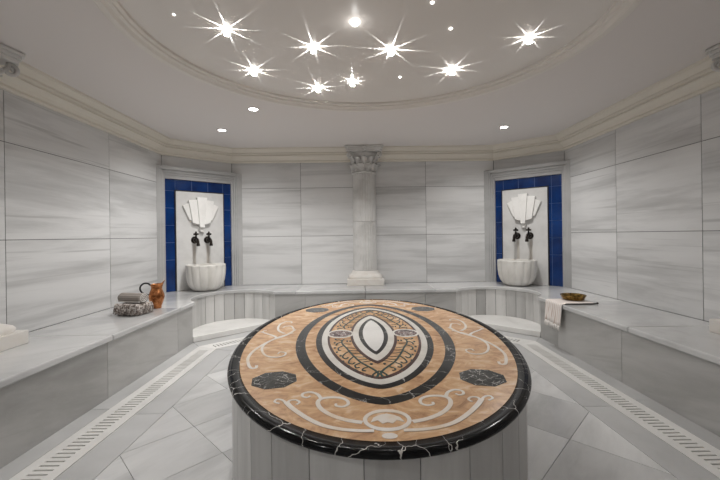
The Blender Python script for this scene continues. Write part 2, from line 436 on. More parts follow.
# ------------------------------------------------------------------ bench
CC, CR = (-1.63, 4.50), .50                            # centre and radius of the rounded recess in front of each fountain
def arc_pts(r, xs, yb, n=26):
    """from the side front line x=xs to the back front line y=yb around the recess"""
    a0 = pi - math.acos(min(1, (CC[0] - xs) / r)) * -1 if False else None
    y0 = CC[1] - math.sqrt(r * r - (xs - CC[0]) ** 2); x1 = CC[0] + math.sqrt(r * r - (yb - CC[1]) ** 2)
    aa = atan2(y0 - CC[1], xs - CC[0]) % (2 * pi); ab = atan2(yb - CC[1], x1 - CC[0]) % (2 * pi)
    return [(CC[0] + r * cos(aa + (ab - aa) * k / n), CC[1] + r * sin(aa + (ab - aa) * k / n)) for k in range(n + 1)]
bench = thing('marble_bench', 'continuous grey marble wall bench with rounded recesses under the two fountains', 'bench', (0, 2.4, 0))
def bpart(name, polys, z0, z1, mat, bevel=.012, seg=4, label=None, mir=False):
    mb = MB()
    for p in polys:
        mb.new_tile()
        p = [((-x if mir else x), y - 2.4) for x, y in p]
        mb.prism(p, z0, z1)
    o = obj(name, mb, mat, bench, bevel=bevel, seg=seg)
    return o
g = .001
for mir in (False, True):
    for y0, y1 in ((YF, .55), (.55, 1.63), (1.63, 2.75), (2.75, 3.80)):
        bpart('seat_slab', [[(-SX, y0 + g), (-1.965, y0 + g), (-1.965, y1 - g), (-SX, y1 - g)]], BH - .045, BH, M['bench'], mir=mir)
    arc = arc_pts(CR, -1.965, 4.795)
    bpart('seat_slab', [[(-SX, 3.80 + g), (-1.965, 3.80 + g)] + arc + [(-.93 - g, 4.795), (-.93 - g, YB), (-BX, YB), (-SX, YS)]], BH - .045, BH, M['bench'], mir=mir)
    bpart('seat_slab', [[(-.93, 4.795), (-g, 4.795), (-g, YB), (-.93, YB)]], BH - .045, BH, M['bench'], mir=mir)
    js = [YF, .55, 1.65, 2.72, 3.78] if not mir else [YF, .7, 1.8, 2.85, 3.76]
    arcf = arc_pts(CR + .025, -1.99, 4.82, 13)
    js.append(arcf[0][1])
    for y0, y1 in zip(js, js[1:]):
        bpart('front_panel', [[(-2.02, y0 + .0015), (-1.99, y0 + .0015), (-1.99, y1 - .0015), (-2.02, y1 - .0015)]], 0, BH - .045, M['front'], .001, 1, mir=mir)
    strips = []
    for (xa, ya), (xb, yb) in zip(arcf, arcf[1:]):
        o = lambda x, y, k: (CC[0] + (x - CC[0]) * k, CC[1] + (y - CC[1]) * k)
        f0, f1 = .022, .978
        A = (xa + (xb - xa) * f0, ya + (yb - ya) * f0); B = (xa + (xb - xa) * f1, ya + (yb - ya) * f1)
        strips.append([A, B, o(*B, 1.05), o(*A, 1.05)])
    bpart('curved_front', strips, 0, BH - .045, M['strip'], 0, 1, mir=mir)
    bpart('curved_backing', [[o(x, y, 1.012) for x, y in arcf] + [o(x, y, 1.04) for x, y in arcf[::-1]]], 0, BH - .0455, M['grout'], 0, 1, mir=mir)
    x1 = arcf[-1][0]
    js = [x1, -.80, -.002]
    for a, b in zip(js, js[1:]):
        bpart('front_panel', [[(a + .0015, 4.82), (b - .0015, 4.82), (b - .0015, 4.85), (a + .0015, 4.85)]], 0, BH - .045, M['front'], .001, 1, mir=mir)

# corner steps
for sgn in (-1, 1):
    pts = arc_pts(CR + .022, -1.987, 4.817)
    lab = 'low white marble step filling the floor recess below the %s fountain' % ('left' if sgn < 0 else 'right')
    mb = MB(); mb.new_tile()
    mb.prism(ccw([(x * -sgn, y) for x, y in pts]), 0.002, .068)
    tag(obj('corner_step', mb, M['white'], bevel=.008, seg=3), lab, 'step', 'white corner steps')

# ------------------------------------------------------------------ ceiling, coffer and cornice
EA, EB, EC = 1.53, 1.43, (-.01, 2.33)                  # oval ceiling recess
HD = 2.565
NE = 128
def ell(o, k, n=NE): a = 2 * pi * k / n; return (EC[0] + (EA + o) * cos(a), EC[1] + (EB + o) * sin(a))
outer = [(-SX, YF), (SX, YF), (SX, YS), (BX, YB), (-BX, YB), (-SX, YS)]
bm = bmesh.new(); ed = []
for loop in (outer, [ell(.02, k) for k in range(NE)]):
    vs = [bm.verts.new((x, y, H)) for x, y in loop]
    ed += [bm.edges.new((vs[i - 1], vs[i])) for i in range(len(vs))]
bmesh.ops.triangle_fill(bm, use_beauty=True, use_dissolve=False, edges=ed)
r = bmesh.ops.extrude_face_region(bm, geom=list(bm.faces))
bmesh.ops.translate(bm, verts=[v for v in r['geom'] if isinstance(v, bmesh.types.BMVert)], vec=(0, 0, .09))
bmesh.ops.recalc_face_normals(bm, faces=bm.faces)
me = bpy.data.meshes.new('ceiling'); bm.to_mesh(me); bm.free(); me.materials.append(M['paint'])
tag(obj('ceiling', None, None, mesh=me), 'painted grey ceiling around the oval recess', 'room', kind='structure')
mb = MB(); mb.prism([ell(.0, k) for k in range(NE)], HD, HD + .03)
struct('ceiling_recess', mb, M['disc'], 'glossy oval recessed ceiling panel holding the star lights')
mb = MB(); mb.smooth = False
prof = [(.04, H + .001), (.04, H - .006), (.030, H - .010), (.022, H - .009), (.010, H - .010), (-.004, H - .008), (-.012, H + .004), (-.02, H + .012), (-.036, H + .016), (-.040, H + .03), (-.058, H + .036), (-.060, HD), (.0, HD), (.018, H + .001)]
mb.grid([[(*ell(o, k), z) for k in range(NE)] for o, z in prof], close_u=True, close_v=True)
struct('trim_1', mb, M['ring'], 'cream moulded oval ring around the recessed ceiling')
mb = MB()
prof = [(0., 2.312), (.030, 2.312), (.034, 2.318), (.034, 2.336), (.028, 2.342), (.040, 2.350), (.052, 2.372), (.078, 2.394), (.092, 2.402), (.092, 2.412), (.084, 2.417), (.112, 2.424), (.114, 2.440), (.108, 2.446), (.122, 2.458), (.142, 2.478), (.150, 2.488), (.166, 2.490), (.168, H), (0., H)]
def inset(poly, d):
    return shrink(ccw(poly), d)
rows = []
for o, z in prof: rows.append([(x, y, z) for x, y in inset(outer, max(o, .0))])
mb.grid(rows, close_u=True, close_v=True)
struct('trim_2', mb, M['cornice'], 'cream stepped cornice running under the ceiling')

# ------------------------------------------------------------------ columns
def flute(nf):
    return lambda a, r, z: r * (1 - .045 * max(0., (abs(sin(nf * a)) ** .7)))
def build_column():
    t = thing('marble_column', 'fluted marble half column with leafy capital standing mid back wall', 'column', (.014, YB - .002, BH))
    mb = MB(); mb.new_tile()
    mb.box(-.268, .268, -.272, 0, 0, .095)
    base = obj('plinth', mb, M['colbase'], t, bevel=.006)
    mb = MB(); mb.new_tile(); mb.smooth = True
    # splayed foot between the plinth and the shaft: square turning into round
    def foot(hw, z, k):
        row = []
        for i in range(25):
            a = -pi + pi * i / 24
            sq = hw / max(abs(cos(a)), abs(sin(a)))
            rr = hw * k + min(sq, hw * 1.35) * (1 - k)
            row.append((rr * cos(a), rr * sin(a), z))
        return row
    mb.grid([foot(.25, .0951, .3), foot(.256, .118, .3), foot(.245, .14, .35), foot(.215, .160, .6), foot(.20, .178, .9), foot(.195, .20, 1.), foot(.178, .206, 1.)])
    obj('foot_moulding', mb, M['colbase'], t)
    for z0, z1, r0, r1 in ((.202, .93, .180, .177), (.934, 1.66, .177, .172)):
        mb = MB(); mb.new_tile(); mb.smooth = True
        pr = [(r0 * .55, z0), (r0, z0), (r0, z0 + .01)] + [(r0 + (r1 - r0) * k / 6, z0 + (z1 - z0) * k / 6) for k in range(1, 6)] + [(r1, z1 - .01), (r1, z1), (r1 * .55, z1)]
        mb.lathe(pr, 96, -pi, 0, rad=flute(14))
        obj('shaft_drum', mb, M['column'], t)
    cap = bell = None
    mb = MB(); mb.new_tile(); mb.smooth = True
    mb.lathe([(.10, 1.655), (.188, 1.655), (.194, 1.664), (.188, 1.674), (.176, 1.678), (.172, 1.70), (.176, 1.80), (.196, 1.90), (.235, 1.958), (.10, 1.96)], 48, -pi, 0)
    cap = obj('capital', mb, M['column'], t)
    # concave sided abacus
    mb = MB(); mb.new_tile()
    def ab(h, dip):
        pts = [(-h, 0), (-h + dip * .7, -h * .5), (-h, -h + .03), (-h + .03, -h)]
        pts += [(-h + .03 + (2 * h - .06) * k / 8, -h + dip * sin(pi * k / 8)) for k in range(1, 8)]
        return pts + [(h - .03, -h), (h, -h + .03), (h - dip * .7, -h * .5), (h, 0)]
    mb.prism(ab(.262, .03), 1.955, 1.985); mb.prism(ab(.272, .03), 1.9851, 2.012); mb.prism(ab(.285, .03), 2.0121, 2.036)
    obj('abacus', mb, M['column'], cap, bevel=.004)
    mb = MB(); mb.smooth = True; mb.new_tile()
    mb.sphere((0, -.268, 1.992), .040, 16, 10, (1, .7, 1))
    for k in range(6): mb.sphere((.028 * cos(k * pi / 3), -.288, 1.992 + .028 * sin(k * pi / 3)), .016, 10, 8, (1, .7, 1))
    obj('rosette', mb, M['column'], cap)
    # acanthus leaves: two rows of curled tongues
    def leaf(a, r0, z0, hgt, wid, curl):
        rows = []
        for i in range(9):
            q = i / 8; rr = r0 + .006 + curl * (q ** 3); zz = z0 + hgt * (q if q < .8 else .8 + (q - .8) * .3) - (.02 * ((q - .8) / .2) if q > .8 else 0)
            w = wid * (.75 + .5 * sin(pi * min(q * 1.05, 1))) * (1 if q < .75 else 1 - (q - .75) * 2.6)
            row = []
            for j in range(7):
                e = (j - 3) / 3; d = .014 * (1 - abs(e)) - .012 * (j % 2)
                aa = a + e * w / rr
                row.append(((rr + d) * cos(aa), (rr + d) * sin(aa), zz + (.006 if j % 2 else 0) * q))
            rows.append(row)
        mb = MB(); mb.smooth = True; mb.new_tile(); mb.grid(rows)
        o = obj('acanthus_leaf', mb, M['column'], cap)
        so = o.modifiers.new('thick', 'SOLIDIFY'); so.thickness = .010; so.offset = -1
    for k in range(6): leaf(-pi + pi * (k + .5) / 6, .172, 1.68, .14, .043, .070)
    for k in range(5): leaf(-pi + pi * (k + 1) / 6, .176, 1.74, .185, .043, .085)
    # corner volutes
    for s in (-1, 1):
        mb = MB(); mb.smooth = True; mb.new_tile()
        path = []
        dx, dy = s * .7071, -.7071
        path += [(dx * .20, dy * .20, 1.80), (dx * .235, dy * .235, 1.86), (dx * .29, dy * .29, 1.915)]
        for k in range(20):
            a = pi * .55 - k * .45; rr = .042 * (1 - k / 23)
            path.append((dx * (.305 + rr * cos(a)), dy * (.305 + rr * cos(a)), 1.905 + rr * sin(a)))
        mb.tube(path, lambda q: .017 * (1 - .35 * q), 8)
        obj('volute', mb, M['column'], cap)
    return t
col = build_column()
tag(col, group='marble half columns')
dup(col, (-SX + .002, 2.30, BH), pi / 2, 'marble half column on the left wall, cut by the photo edge')
dup(col, (SX - .002, 2.32, BH), -pi / 2, 'marble half column on the right wall, cut by the photo edge')

# ------------------------------------------------------------------ fountains in the two corners
SM = .487                                              # middle of the niche along the corner wall
def niche(sgn):
    side = 'left' if sgn < 0 else 'right'; rz = ANG if sgn < 0 else -ANG
    mx = 1 if sgn < 0 else -1
    loc = corner_origin(sgn, SM, BH)
    floc = loc if sgn < 0 else corner_origin(sgn, SM + .028, BH)
    bloc = corner_origin(sgn, SM + (.005 if sgn < 0 else .085), BH)
    Y0 = -.0005                                        # local: x along the wall, -y into the room, z from the bench top
    # glazed tile surround
    mb = MB(); mb.m = 1; e0, e1 = -SM + .012, DL - SM - .012
    zt = 1.54
    mb.box(min(mx * e0, mx * e1), max(mx * e0, mx * e1), -.006, Y0, .001, zt)
    mb.m = 0; p = .235; g = .007
    xs = [e0, -.325] + [-.325 + .1625 * k * 1.0 for k in range(1, 4)] + [.325, e1]
    xs = [e0, -.325, -.11, .11, .325, e1]
    zs = [zt]
    while zs[-1] > .2: zs.append(zs[-1] - (.17 if len(zs) == 1 else p))
    zs[-1] = .001
    for za, zb in zip(zs, zs[1:]):
        for a, b in zip(xs, xs[1:]):
            mb.new_tile(); q = sorted((mx * (a + g * .5), mx * (b - g * .5)))
            mb.box(q[0], q[1], -.012, -.0061, zb + g * .5, za - g * .5)
    t = tag(obj('tile_surround', mb, [M['blue'], M['bluegrout']]), 'cobalt blue glazed tile border around the %s fountain slab' % side, 'tiles', 'blue tile borders')
    t.location = loc; t.rotation_euler = (0, 0, rz)
    # frame
    fr = thing('niche_frame', 'grey marble moulded frame around the %s blue tiled niche' % side, 'frame', loc, rz, 'niche frames')
    ta, tb = math.tan(ANG), 1 / math.tan(ANG)
    ka = -DIR.y / DIR.x                                # x shift along the wall per depth where the side wall is met
    kb = -DIR.x / DIR.y
    for end, k_ in ((-1, ka), (1, kb)):
        base = SM if end < 0 else DL - SM
        pr = [(.028, .0125), (.028, .042), (.018, .048), (.006, .048), (.0, .066), (-.018, .070), (-.022, .088), (-.040, .088), (-.044, .100)]
        pts = [(s, d) for s, d in pr]; pts.append((k_ * .100 + .002, .100)); pts.append((k_ * .0125 + .002, .0125))
        poly = []
        for s, d in pts:
            x = end * (base - s); poly.append((mx * x, -d))
        mb = MB(); mb.new_tile(); mb.prism(ccw(poly), .001, 1.687)
        obj('jamb', mb, M['frame'], fr)
    mb = MB(); mb.new_tile()
    for z0, z1, d, s in ((1.528, 1.575, .042, .030), (1.575, 1.605, .055, .03), (1.605, 1.640, .070, .03), (1.640, 1.686, .098, .0)):
        a = -SM + .0285; b = DL - SM - .0285
        if d > .05: a, b = -SM + .0005 + (.0 if d < .08 else -.043), DL - SM - .0005 + (0 if d < .08 else .043)
        q = sorted((mx * a, mx * b)); mb.box(q[0], q[1], -d, -.0125, z0 + .0002, z1)
    obj('lintel', mb, M['frame'], fr)
    # fountain slab with stepped fan
    ft = thing('wall_fountain', 'white marble fountain slab with stepped fan relief in the %s corner' % side, 'fountain', floc, rz, 'wall fountains')
    if sgn > 0: ft.scale = (.95, 1, 1)
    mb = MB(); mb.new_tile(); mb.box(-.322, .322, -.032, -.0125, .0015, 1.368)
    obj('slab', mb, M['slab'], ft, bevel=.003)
    mb = MB()
    for a, b, c, d in ((-.337, -.323, .0015, 1.383), (.323, .337, .0015, 1.383), (-.323, .323, 1.369, 1.383)): mb.box(a, b, -.026, -.0125, c, d)
    obj('edge_liner', mb, M['liner'], ft)
    for j, (pl, th) in enumerate((
        ([(-.245, 1.175), (-.156, .972), (-.108, .972), (-.09, .99), (-.15, 1.215)], .030),
        ([(-.172, 1.248), (-.122, .935), (-.06, .915), (.0, .915), (-.03, 1.262)], .052),
        ([(-.068, 1.292), (-.032, .868), (.032, .868), (.068, 1.292)], .074))):
        for s in ((-1, 1) if j < 2 else (1,)):
            mb = MB(); mb.new_tile()
            mb.slab([(s * x, -.032, z) for x, z in pl], (0, -th, 0))
            obj('fan_blade', mb, M['white'], ft, bevel=.006)
    mb = MB(); mb.new_tile(); mb.slab([(-.030, -.032, .848), (-.018, -.032, .808), (.018, -.032, .808), (.030, -.032, .848), (.030, -.032, .8675), (-.030, -.032, .8675)], (0, -.045, 0))
    obj('fan_foot', mb, M['white'], ft, bevel=.005)
    # scalloped basin
    bs = thing('marble_basin', 'cream white fluted marble half basin under the %s pair of taps' % side, 'basin', (bloc[0], bloc[1], BH + .0005), rz, 'fluted marble basins')
    mb = MB(); mb.new_tile(); mb.smooth = True
    cy = -.205; back = -.0335
    pout = [(.0, 0.), (.12, 0.), (.150, .005), (.190, .030), (.222, .075), (.244, .135), (.256, .210), (.261, .290), (.260, .338)]
    pin = [(.259, .352), (.253, .358), (.241, .357), (.235, .350), (.230, .28), (.205, .15), (.14, .08), (.0, .065)]
    rows = []
    for i, (r, z) in enumerate(pout + pin):
        row = []
        for k in range(180):
            a = 2 * pi * k / 180
            amp = (.065 if .02 < z < .34 else .02) if i < len(pout) else 0.
            rr = r * (1 - amp * (1 - abs(sin(7 * a)) ** .55))
            x, y = rr * cos(a), cy + rr * sin(a)
            y = min(y, back if i < len(pout) + 2 else back - .022)
            row.append((x, y, z))
        rows.append(row)
    mb.grid(rows, close_u=True)
    obj('bowl', mb, M['basin'], bs)
    return ft
taps = []
tap_labels = {(-1, -1): 'dark bronze tap on the left fountain, nearer the left wall', (-1, 1): 'dark bronze tap on the left fountain, nearer the column',
              (1, -1): 'dark bronze tap on the right fountain, nearer the column', (1, 1): 'dark bronze tap on the right fountain, nearer the right wall'}
def build_tap(loc, rz, label):
    t = thing('bronze_tap', label, 'tap', loc, rz, 'bronze fountain taps'); t.scale = (1.25, 1.1, 1.25)
    mb = MB(); mb.smooth = True
    prof = [(0, 0), (.038, 0), (.040, .004), (.036, .010), (.022, .014), (.020, .02)]
    rows = [[(r * cos(2 * pi * k / 24), -d, r * sin(2 * pi * k / 24)) for k in range(24)] for r, d in prof]
    mb.grid(rows, close_u=True); obj('wall_flange', mb, M['bronze'], t)
    mb = MB(); mb.smooth = True
    prof = [(.016, .012), (.017, .03), (.024, .036), (.027, .050), (.027, .072), (.022, .082), (.018, .088), (.020, .096), (.010, .104), (0., .105)]
    rows = [[(r * cos(2 * pi * k / 24), -d, r * sin(2 * pi * k / 24)) for k in range(24)] for r, d in prof]
    mb.grid(rows, close_u=True); obj('valve_body', mb, M['bronze'], t)
    mb = MB(); mb.smooth = True
    path = [(0, -.09, 0)] + [(0, -.105 - .032 * sin(a), -.032 + .032 * cos(a)) for a in [pi / 2 * k / 6 for k in range(7)]] + [(0, -.138, -.052), (0, -.140, -.066)]
    mb.tube(path, lambda q: .0145 + .004 * (q > .85), 12); obj('spout', mb, M['bronze'], t)
    mb = MB(); mb.smooth = True
    mb.tube([(0, -.06, .02), (0, -.06, .062)], lambda q: .011 - .003 * q, 10)
    h = obj('handle', mb, M['bronze'], t)
    mb = MB(); mb.smooth = True
    mb.tube([(-.016, -.06, .066), (.016, -.06, .066)], .008, 10); mb.tube([(0, -.076, .066), (0, -.044, .066)], .008, 10)
    for x, y in ((-.018, 0), (.018, 0), (0, -.018), (0, .018)): mb.sphere((x, -.06 + y, .066), .0115, 10, 8)
    mb.sphere((0, -.06, .078), .012, 12, 8, (1, 1, 1.4)); mb.tube([(0, -.06, .085), (0, -.06, .102)], lambda q: .007 * (1 - q) + .001, 8)
    obj('cross_grip', mb, M['bronze'], h)
    return t
tap0 = None
for sgn in (-1, 1):
    niche(sgn)
    rz = ANG if sgn < 0 else -ANG
    for s in (-1, 1):
        o = Vector(corner_origin(sgn, SM + (0 if sgn < 0 else .04), BH)); lx = s * .087; off = Matrix.Rotation(rz, 3, 'Z') @ Vector((lx, -.0325, .695))
        p = tuple(o + off)
        if tap0 is None: tap0 = build_tap(p, rz, tap_labels[(sgn, s)])
        else: dup(tap0, p, rz, tap_labels[(sgn, s)])

# ------------------------------------------------------------------ the navel stone (oval heated slab)
TC = (-.006, 2.418); TA, TB = .853, 1.328; ZT = .54
tb = thing('navel_stone', 'large oval marble slab table with orange inlaid top and black rim', 'table', (*TC, 0))
def oval(o, n=160): return [((TA + o) * cos(2 * pi * k / n), (TB + o) * sin(2 * pi * k / n)) for k in range(n)]
mb = MB()
NP = 38
# pedestal: upright marble staves of roughly equal width around the oval
def ov(a, o): return ((TA + o) * cos(a), (TB + o) * sin(a))
fine_ = [2 * pi * k / 2000 for k in range(2001)]
acc = [0.]
for a, b in zip(fine_, fine_[1:]):
    p, q = ov(a, -.03), ov(b, -.03); acc.append(acc[-1] + hypot(q[0] - p[0], q[1] - p[1]))
def at_len(l):
    lo, hi = 0, 2000
    while hi - lo > 1:
        m_ = (lo + hi) // 2
        if acc[m_] <= l: lo = m_
        else: hi = m_
    return fine_[lo] + (fine_[hi] - fine_[lo]) * (l - acc[lo]) / (acc[hi] - acc[lo])
bounds = sorted(random.uniform(-.012, .012) + acc[-1] * k / NP for k in range(NP)); bounds.append(bounds[0] + acc[-1])
for l0, l1 in zip(bounds, bounds[1:]):
    mb.new_tile(); A = [at_len((l0 + .0016 + (l1 - l0 - .0032) * k / 5) % acc[-1]) for k in range(6)]
    mb.prism([ov(a, -.021) for a in A] + [ov(a, -.06) for a in A[::-1]], .001, ZT - .0305)
mb.m = 1; mb.prism(oval(-.0245), .0015, ZT - .031)
obj('pedestal', mb, [M['strip'], M['grout']], tb)
mb = MB(); mb.new_tile(); mb.smooth = True
pr = [(-.060, ZT - .03), (-.060, ZT), (-.018, ZT)] + [(-.018 + .018 * sin(a), ZT - .015 + .015 * cos(a)) for a in [pi * k / 10 for k in range(1, 10)]] + [(-.018, ZT - .030), (-.060, ZT - .030)]
mb.grid([[(*p, z) for p in oval(o)] for o, z in pr], close_u=True, close_v=True)
rim = obj('rim', mb, M['black'], tb)
mb = MB(); mb.prism(oval(-.0602), ZT - .030, ZT + .0002)
top = obj('tabletop', mb, M['orange'], tb)

def lens(L, w, n=56, e=1.24):
    """half outline (right side) of a pointed oval, tip to tip"""
    return [(w * max(0., cos(a)) ** e, L * sin(a)) for a in [-pi / 2 + pi * k / n for k in range(n + 1)]]
def band(name, L0, w0, L1, w1, mat, z=.0012, label=None, e=1.24, e1=None):
    A, B = lens(L0, w0, e=e), lens(L1, w1, e=e1 or e)
    o = A + [(-x, y) for x, y in A[::-1]][1:-1]; i = B + [(-x, y) for x, y in B[::-1]][1:-1]
    mb = MB(); mb.new_tile()
    rows = [[(x, y, ZT) for x, y in o], [(x, y, ZT + z) for x, y in o], [(x, y, ZT + z) for x, y in i], [(x, y, ZT) for x, y in i]]
    mb.grid(rows, close_u=True)
    ob = obj(name, mb, mat, tb)
    if label: ob['label'] = label
    return ob
def plate(name, L, w, mat, z=.0012, e=1.6):
    A = lens(L, w, e=e); o = A + [(-x, y) for x, y in A[::-1]][1:-1]
    mb = MB(); mb.new_tile(); mb.prism(o, ZT, ZT + z); return obj(name, mb, mat, tb)
band('outer_band', 1.020, .495, .955, .437, M['blackband'], label='wide black pointed oval band')
band('inner_band', .875, .372, .830, .336, M['blackband'], label='narrower black pointed oval band')
band('white_band', .829, .3355, .772, .300, M['inlay'], label='white pointed oval band')
band('brown_border', .771, .2995, .742, .286, M['brown'], z=.0014, e=1.24, e1=1.3)
band('brown_border', .570, .152, .530, .136, M['brown'], z=.0014, e=1.5, e1=1.55)
band('almond_surround', .529, .1355, .432, .0965, M['inlay'], e=1.55, e1=1.6)
band('almond_ring', .4315, .096, .375, .069, M['blackband'], e=1.6, label='small black almond ring')
plate('almond_centre', .3745, .0687, M['white'])
def smooth_path(pts, k=8):
    P = [Vector(p) for p in pts]; out = []
    for i in range(len(P) - 1):
        p0 = P[max(i - 1, 0)]; p1 = P[i]; p2 = P[i + 1]; p3 = P[min(i + 2, len(P) - 1)]
        for j in range(k):
            t = j / k
            out.append(.5 * ((2 * p1) + (p2 - p0) * t + (2 * p0 - 5 * p1 + 4 * p2 - p3) * t * t + (3 * p1 - p0 - 3 * p2 + p3) * t ** 3))
    return out + [P[-1]]
WK = [1.]
def ribbon(mb, pts, w0, w1=None, k=8, z=.0016, wf=None, lift=0.):
    """flat inlaid strip following a smooth line"""
    w1 = w0 if w1 is None else w1
    S = smooth_path(pts, k); rows = [[], [], [], []]
    for i, p in enumerate(S):
        t = (S[min(i + 1, len(S) - 1)] - S[max(i - 1, 0)]); t = t.normalized() if t.length > 0 else Vector((1, 0))
        nn = Vector((-t.y, t.x)); q = i / (len(S) - 1); w = (w0 + (w1 - w0) * q) if wf is None else wf(q)
        for r, (sg, zz) in enumerate(((1, 0), (1, z), (-1, z), (-1, 0))): rows[r].append((*(p + nn * w * WK[0] * .5 * sg), ZT + lift + zz))
    lf = (len(mb.f) % 7) * .00012
    rows = [[(x, y, zz + lf) for x, y, zz in r_] for r_ in rows]
    mb.new_tile(); mb.grid(rows, close_v=True)
    m0 = len(mb.v) - 4 * len(S); ns = len(S)
    for e in (0, ns - 1): mb.f.append((m0 + e, m0 + ns + e, m0 + 2 * ns + e, m0 + 3 * ns + e)); mb.mi.append(mb.m); mb.sm.append(False)
def ovalring(mb, c, ra, rb, w, z=.0016, n=48, wy=None):
    wy = wy or w
    def e(o): return [(c[0] + (ra + o * w) * cos(2 * pi * k / n), c[1] + (rb + o * wy) * sin(2 * pi * k / n)) for k in range(n)]
    mb.new_tile()
    mb.grid([[(*p, ZT) for p in e(.5)], [(*p, ZT + z) for p in e(.5)], [(*p, ZT + z) for p in e(-.5)], [(*p, ZT) for p in e(-.5)]], close_u=True)
def ovalplate(mb, c, ra, rb, z=.0016, n=40):
    mb.new_tile(); mb.prism([(c[0] + ra * cos(2 * pi * k / n), c[1] + rb * sin(2 * pi * k / n)) for k in range(n)], ZT, ZT + z)
for s in (-1, 1):
    mb = MB(); ovalring(mb, (s * .218, 0), .083, .088, .016, wy=.02); obj('oval_frame', mb, M['inlay'], tb)
    mb = MB(); ovalplate(mb, (s * .218, 0), .0745, .0775, z=.0018); obj('oval_medallion', mb, M['breccia'], tb)['label'] = 'reddish mottled oval inlay'
# octagons
for sx_, sy_, cx_, cy_ in ((-1, -1, .488, .758), (1, -1, .468, .768), (-1, 1, .462, .790), (1, 1, .478, .775)):
    mb = MB(); mb.new_tile()
    r = .108
    mb.prism([(sx_ * cx_ + r * cos(pi / 8 + k * pi / 4 + (.22 if sx_ < 0 else -.2)), sy_ * cy_ + r * .96 * sin(pi / 8 + k * pi / 4 + (.22 if sx_ < 0 else -.2))) for k in range(8)], ZT, ZT + .0012)
    obj('octagon_inlay', mb, M['porphyry'], tb)['label'] = 'dark mottled octagon inlay'
# foliage in the four fields of the middle lens
def quad(mb, sx, sy):
    f = lambda l: [(x * sx, y * sy) for x, y in l]
    vine = [(.018, .752), (.006, .706), (.024, .653), (.058, .598), (.094, .534), (.133, .429), (.168, .312), (.194, .235), (.202, .175), (.190, .125)]
    ribbon(mb, f(vine), .013, .009)
    ribbon(mb, f([(.036, .738), (.030, .714), (.010, .680), (-.006, .672)]), .010)
    for l in ([(.150, .366), (.173, .405), (.186, .460), (.168, .492), (.155, .470)], [(.124, .453), (.146, .510), (.150, .556), (.130, .570), (.120, .55)],
              [(.092, .560), (.116, .590), (.112, .626), (.095, .62)], [(.056, .620), (.076, .637), (.080, .660), (.064, .668)], [(.185, .26), (.215, .30), (.213, .345), (.198, .35)],
              [(.202, .19), (.228, .215), (.232, .255)], [(.20, .16), (.222, .14), (.236, .15)]):
        ribbon(mb, f(l), .008, .010, k=5)
    for l in ([(.168, .300), (.140, .312), (.118, .318)], [(.140, .395), (.105, .410), (.076, .408)], [(.116, .462), (.085, .468), (.050, .455)], [(.078, .545), (.05, .535), (.022, .522)], [(.190, .222), (.165, .232), (.145, .235)], [(.155, .35), (.125, .36), (.10, .355)], [(.098, .51), (.07, .51), (.04, .495)]):
        ribbon(mb, f(l), .006, .003, k=5)
    ovalplate(mb, (.034 * sx, .575 * sy), .008, .012)
    for p in ((.168, .17), (.150, .17), (.243, .13), (.245, .20), (.238, .30), (.222, .38), (.198, .44), (.18, .53), (.15, .6), (.115, .655)): ovalplate(mb, (p[0] * sx, p[1] * sy), .007, .013, n=8)
for sx, sy in ((-1, -1), (1, -1), (-1, 1), (1, 1)):
    mb = MB(); quad(mb, sx, sy); obj('vine_inlay', mb, M['green'], tb)['label'] = 'dark green vine inlay'
# white scrolls at both ends and on both flanks
WK[0] = .90
def end_scroll(mb, sx, sy):
    f = lambda l: [(x * sx, y * sy) for x, y in l]
    ribbon(mb, f([(.089, 1.150), (.145, 1.131), (.201, 1.095), (.244, 1.045), (.262, .998), (.256, .965), (.225, .950), (.180, .953), (.148, .978), (.143, 1.012), (.163, 1.030), (.188, 1.022), (.190, 1.004)]), .024, .011)
    ribbon(mb, f([(.252, .962), (.272, .918), (.305, .896), (.333, .908), (.332, .935), (.312, .946), (.300, .932)]), .017, .010)
    ribbon(mb, f([(.050, 1.206), (.110, 1.203), (.168, 1.191), (.230, 1.163), (.292, 1.110), (.356, 1.036), (.390, .985)]), .018, .024)
    ribbon(mb, f([(.382, .998), (.378, .972), (.353, .968), (.336, .988), (.345, 1.008)]), .013, .009)
    ribbon(mb, f([(.376, 1.010), (.405, .969), (.431, .958), (.436, .980), (.414, .996)]), .013, .009)
def end_palm(mb, sy):
    ovalring(mb, (0, 1.133 * sy), .079, .066, .015, wy=.021)
    mb.new_tile()
    mb.prism([(x, y * sy) for x, y in [(-.060, 1.150), (-.034, 1.136), (-.018, 1.160), (0, 1.150), (.018, 1.160), (.034, 1.136), (.060, 1.150), (.048, 1.118), (.026, 1.100), (0, 1.090), (-.026, 1.100), (-.048, 1.118)]][::1], ZT, ZT + .0016)
    ovalplate(mb, (0, 1.238 * sy), .026, .017)
def side_scroll(mb, sx, sy=1):
    f = lambda l: [(x * sx, y * sy) for x, y in l]
    ribbon(mb, f([(.544, .129), (.580, -.014), (.657, -.140), (.700, -.297), (.703, -.436), (.672, -.543), (.640, -.605), (.616, -.602), (.622, -.570)]), .020, .016)
    ribbon(mb, f([(.544, .040), (.622, -.065), (.667, -.187), (.666, -.299), (.617, -.414), (.555, -.452), (.512, -.427), (.512, -.377), (.545, -.362), (.552, -.392)]), .018, .010)
    ribbon(mb, f([(.600, .03), (.650, .095), (.678, .190), (.682, .300), (.651, .375), (.612, .360), (.606, .320)]), .020, .011)
    ribbon(mb, f([(.55, .118), (.588, .225), (.630, .225), (.642, .185)]), .016, .010)
    ribbon(mb, f([(.775, .085), (.721, .033), (.655, -.03), (.627, -.081)]), .014, .020)
    ribbon(mb, f([(.755, .068), (.762, .102), (.745, .125)]), .012, .008)
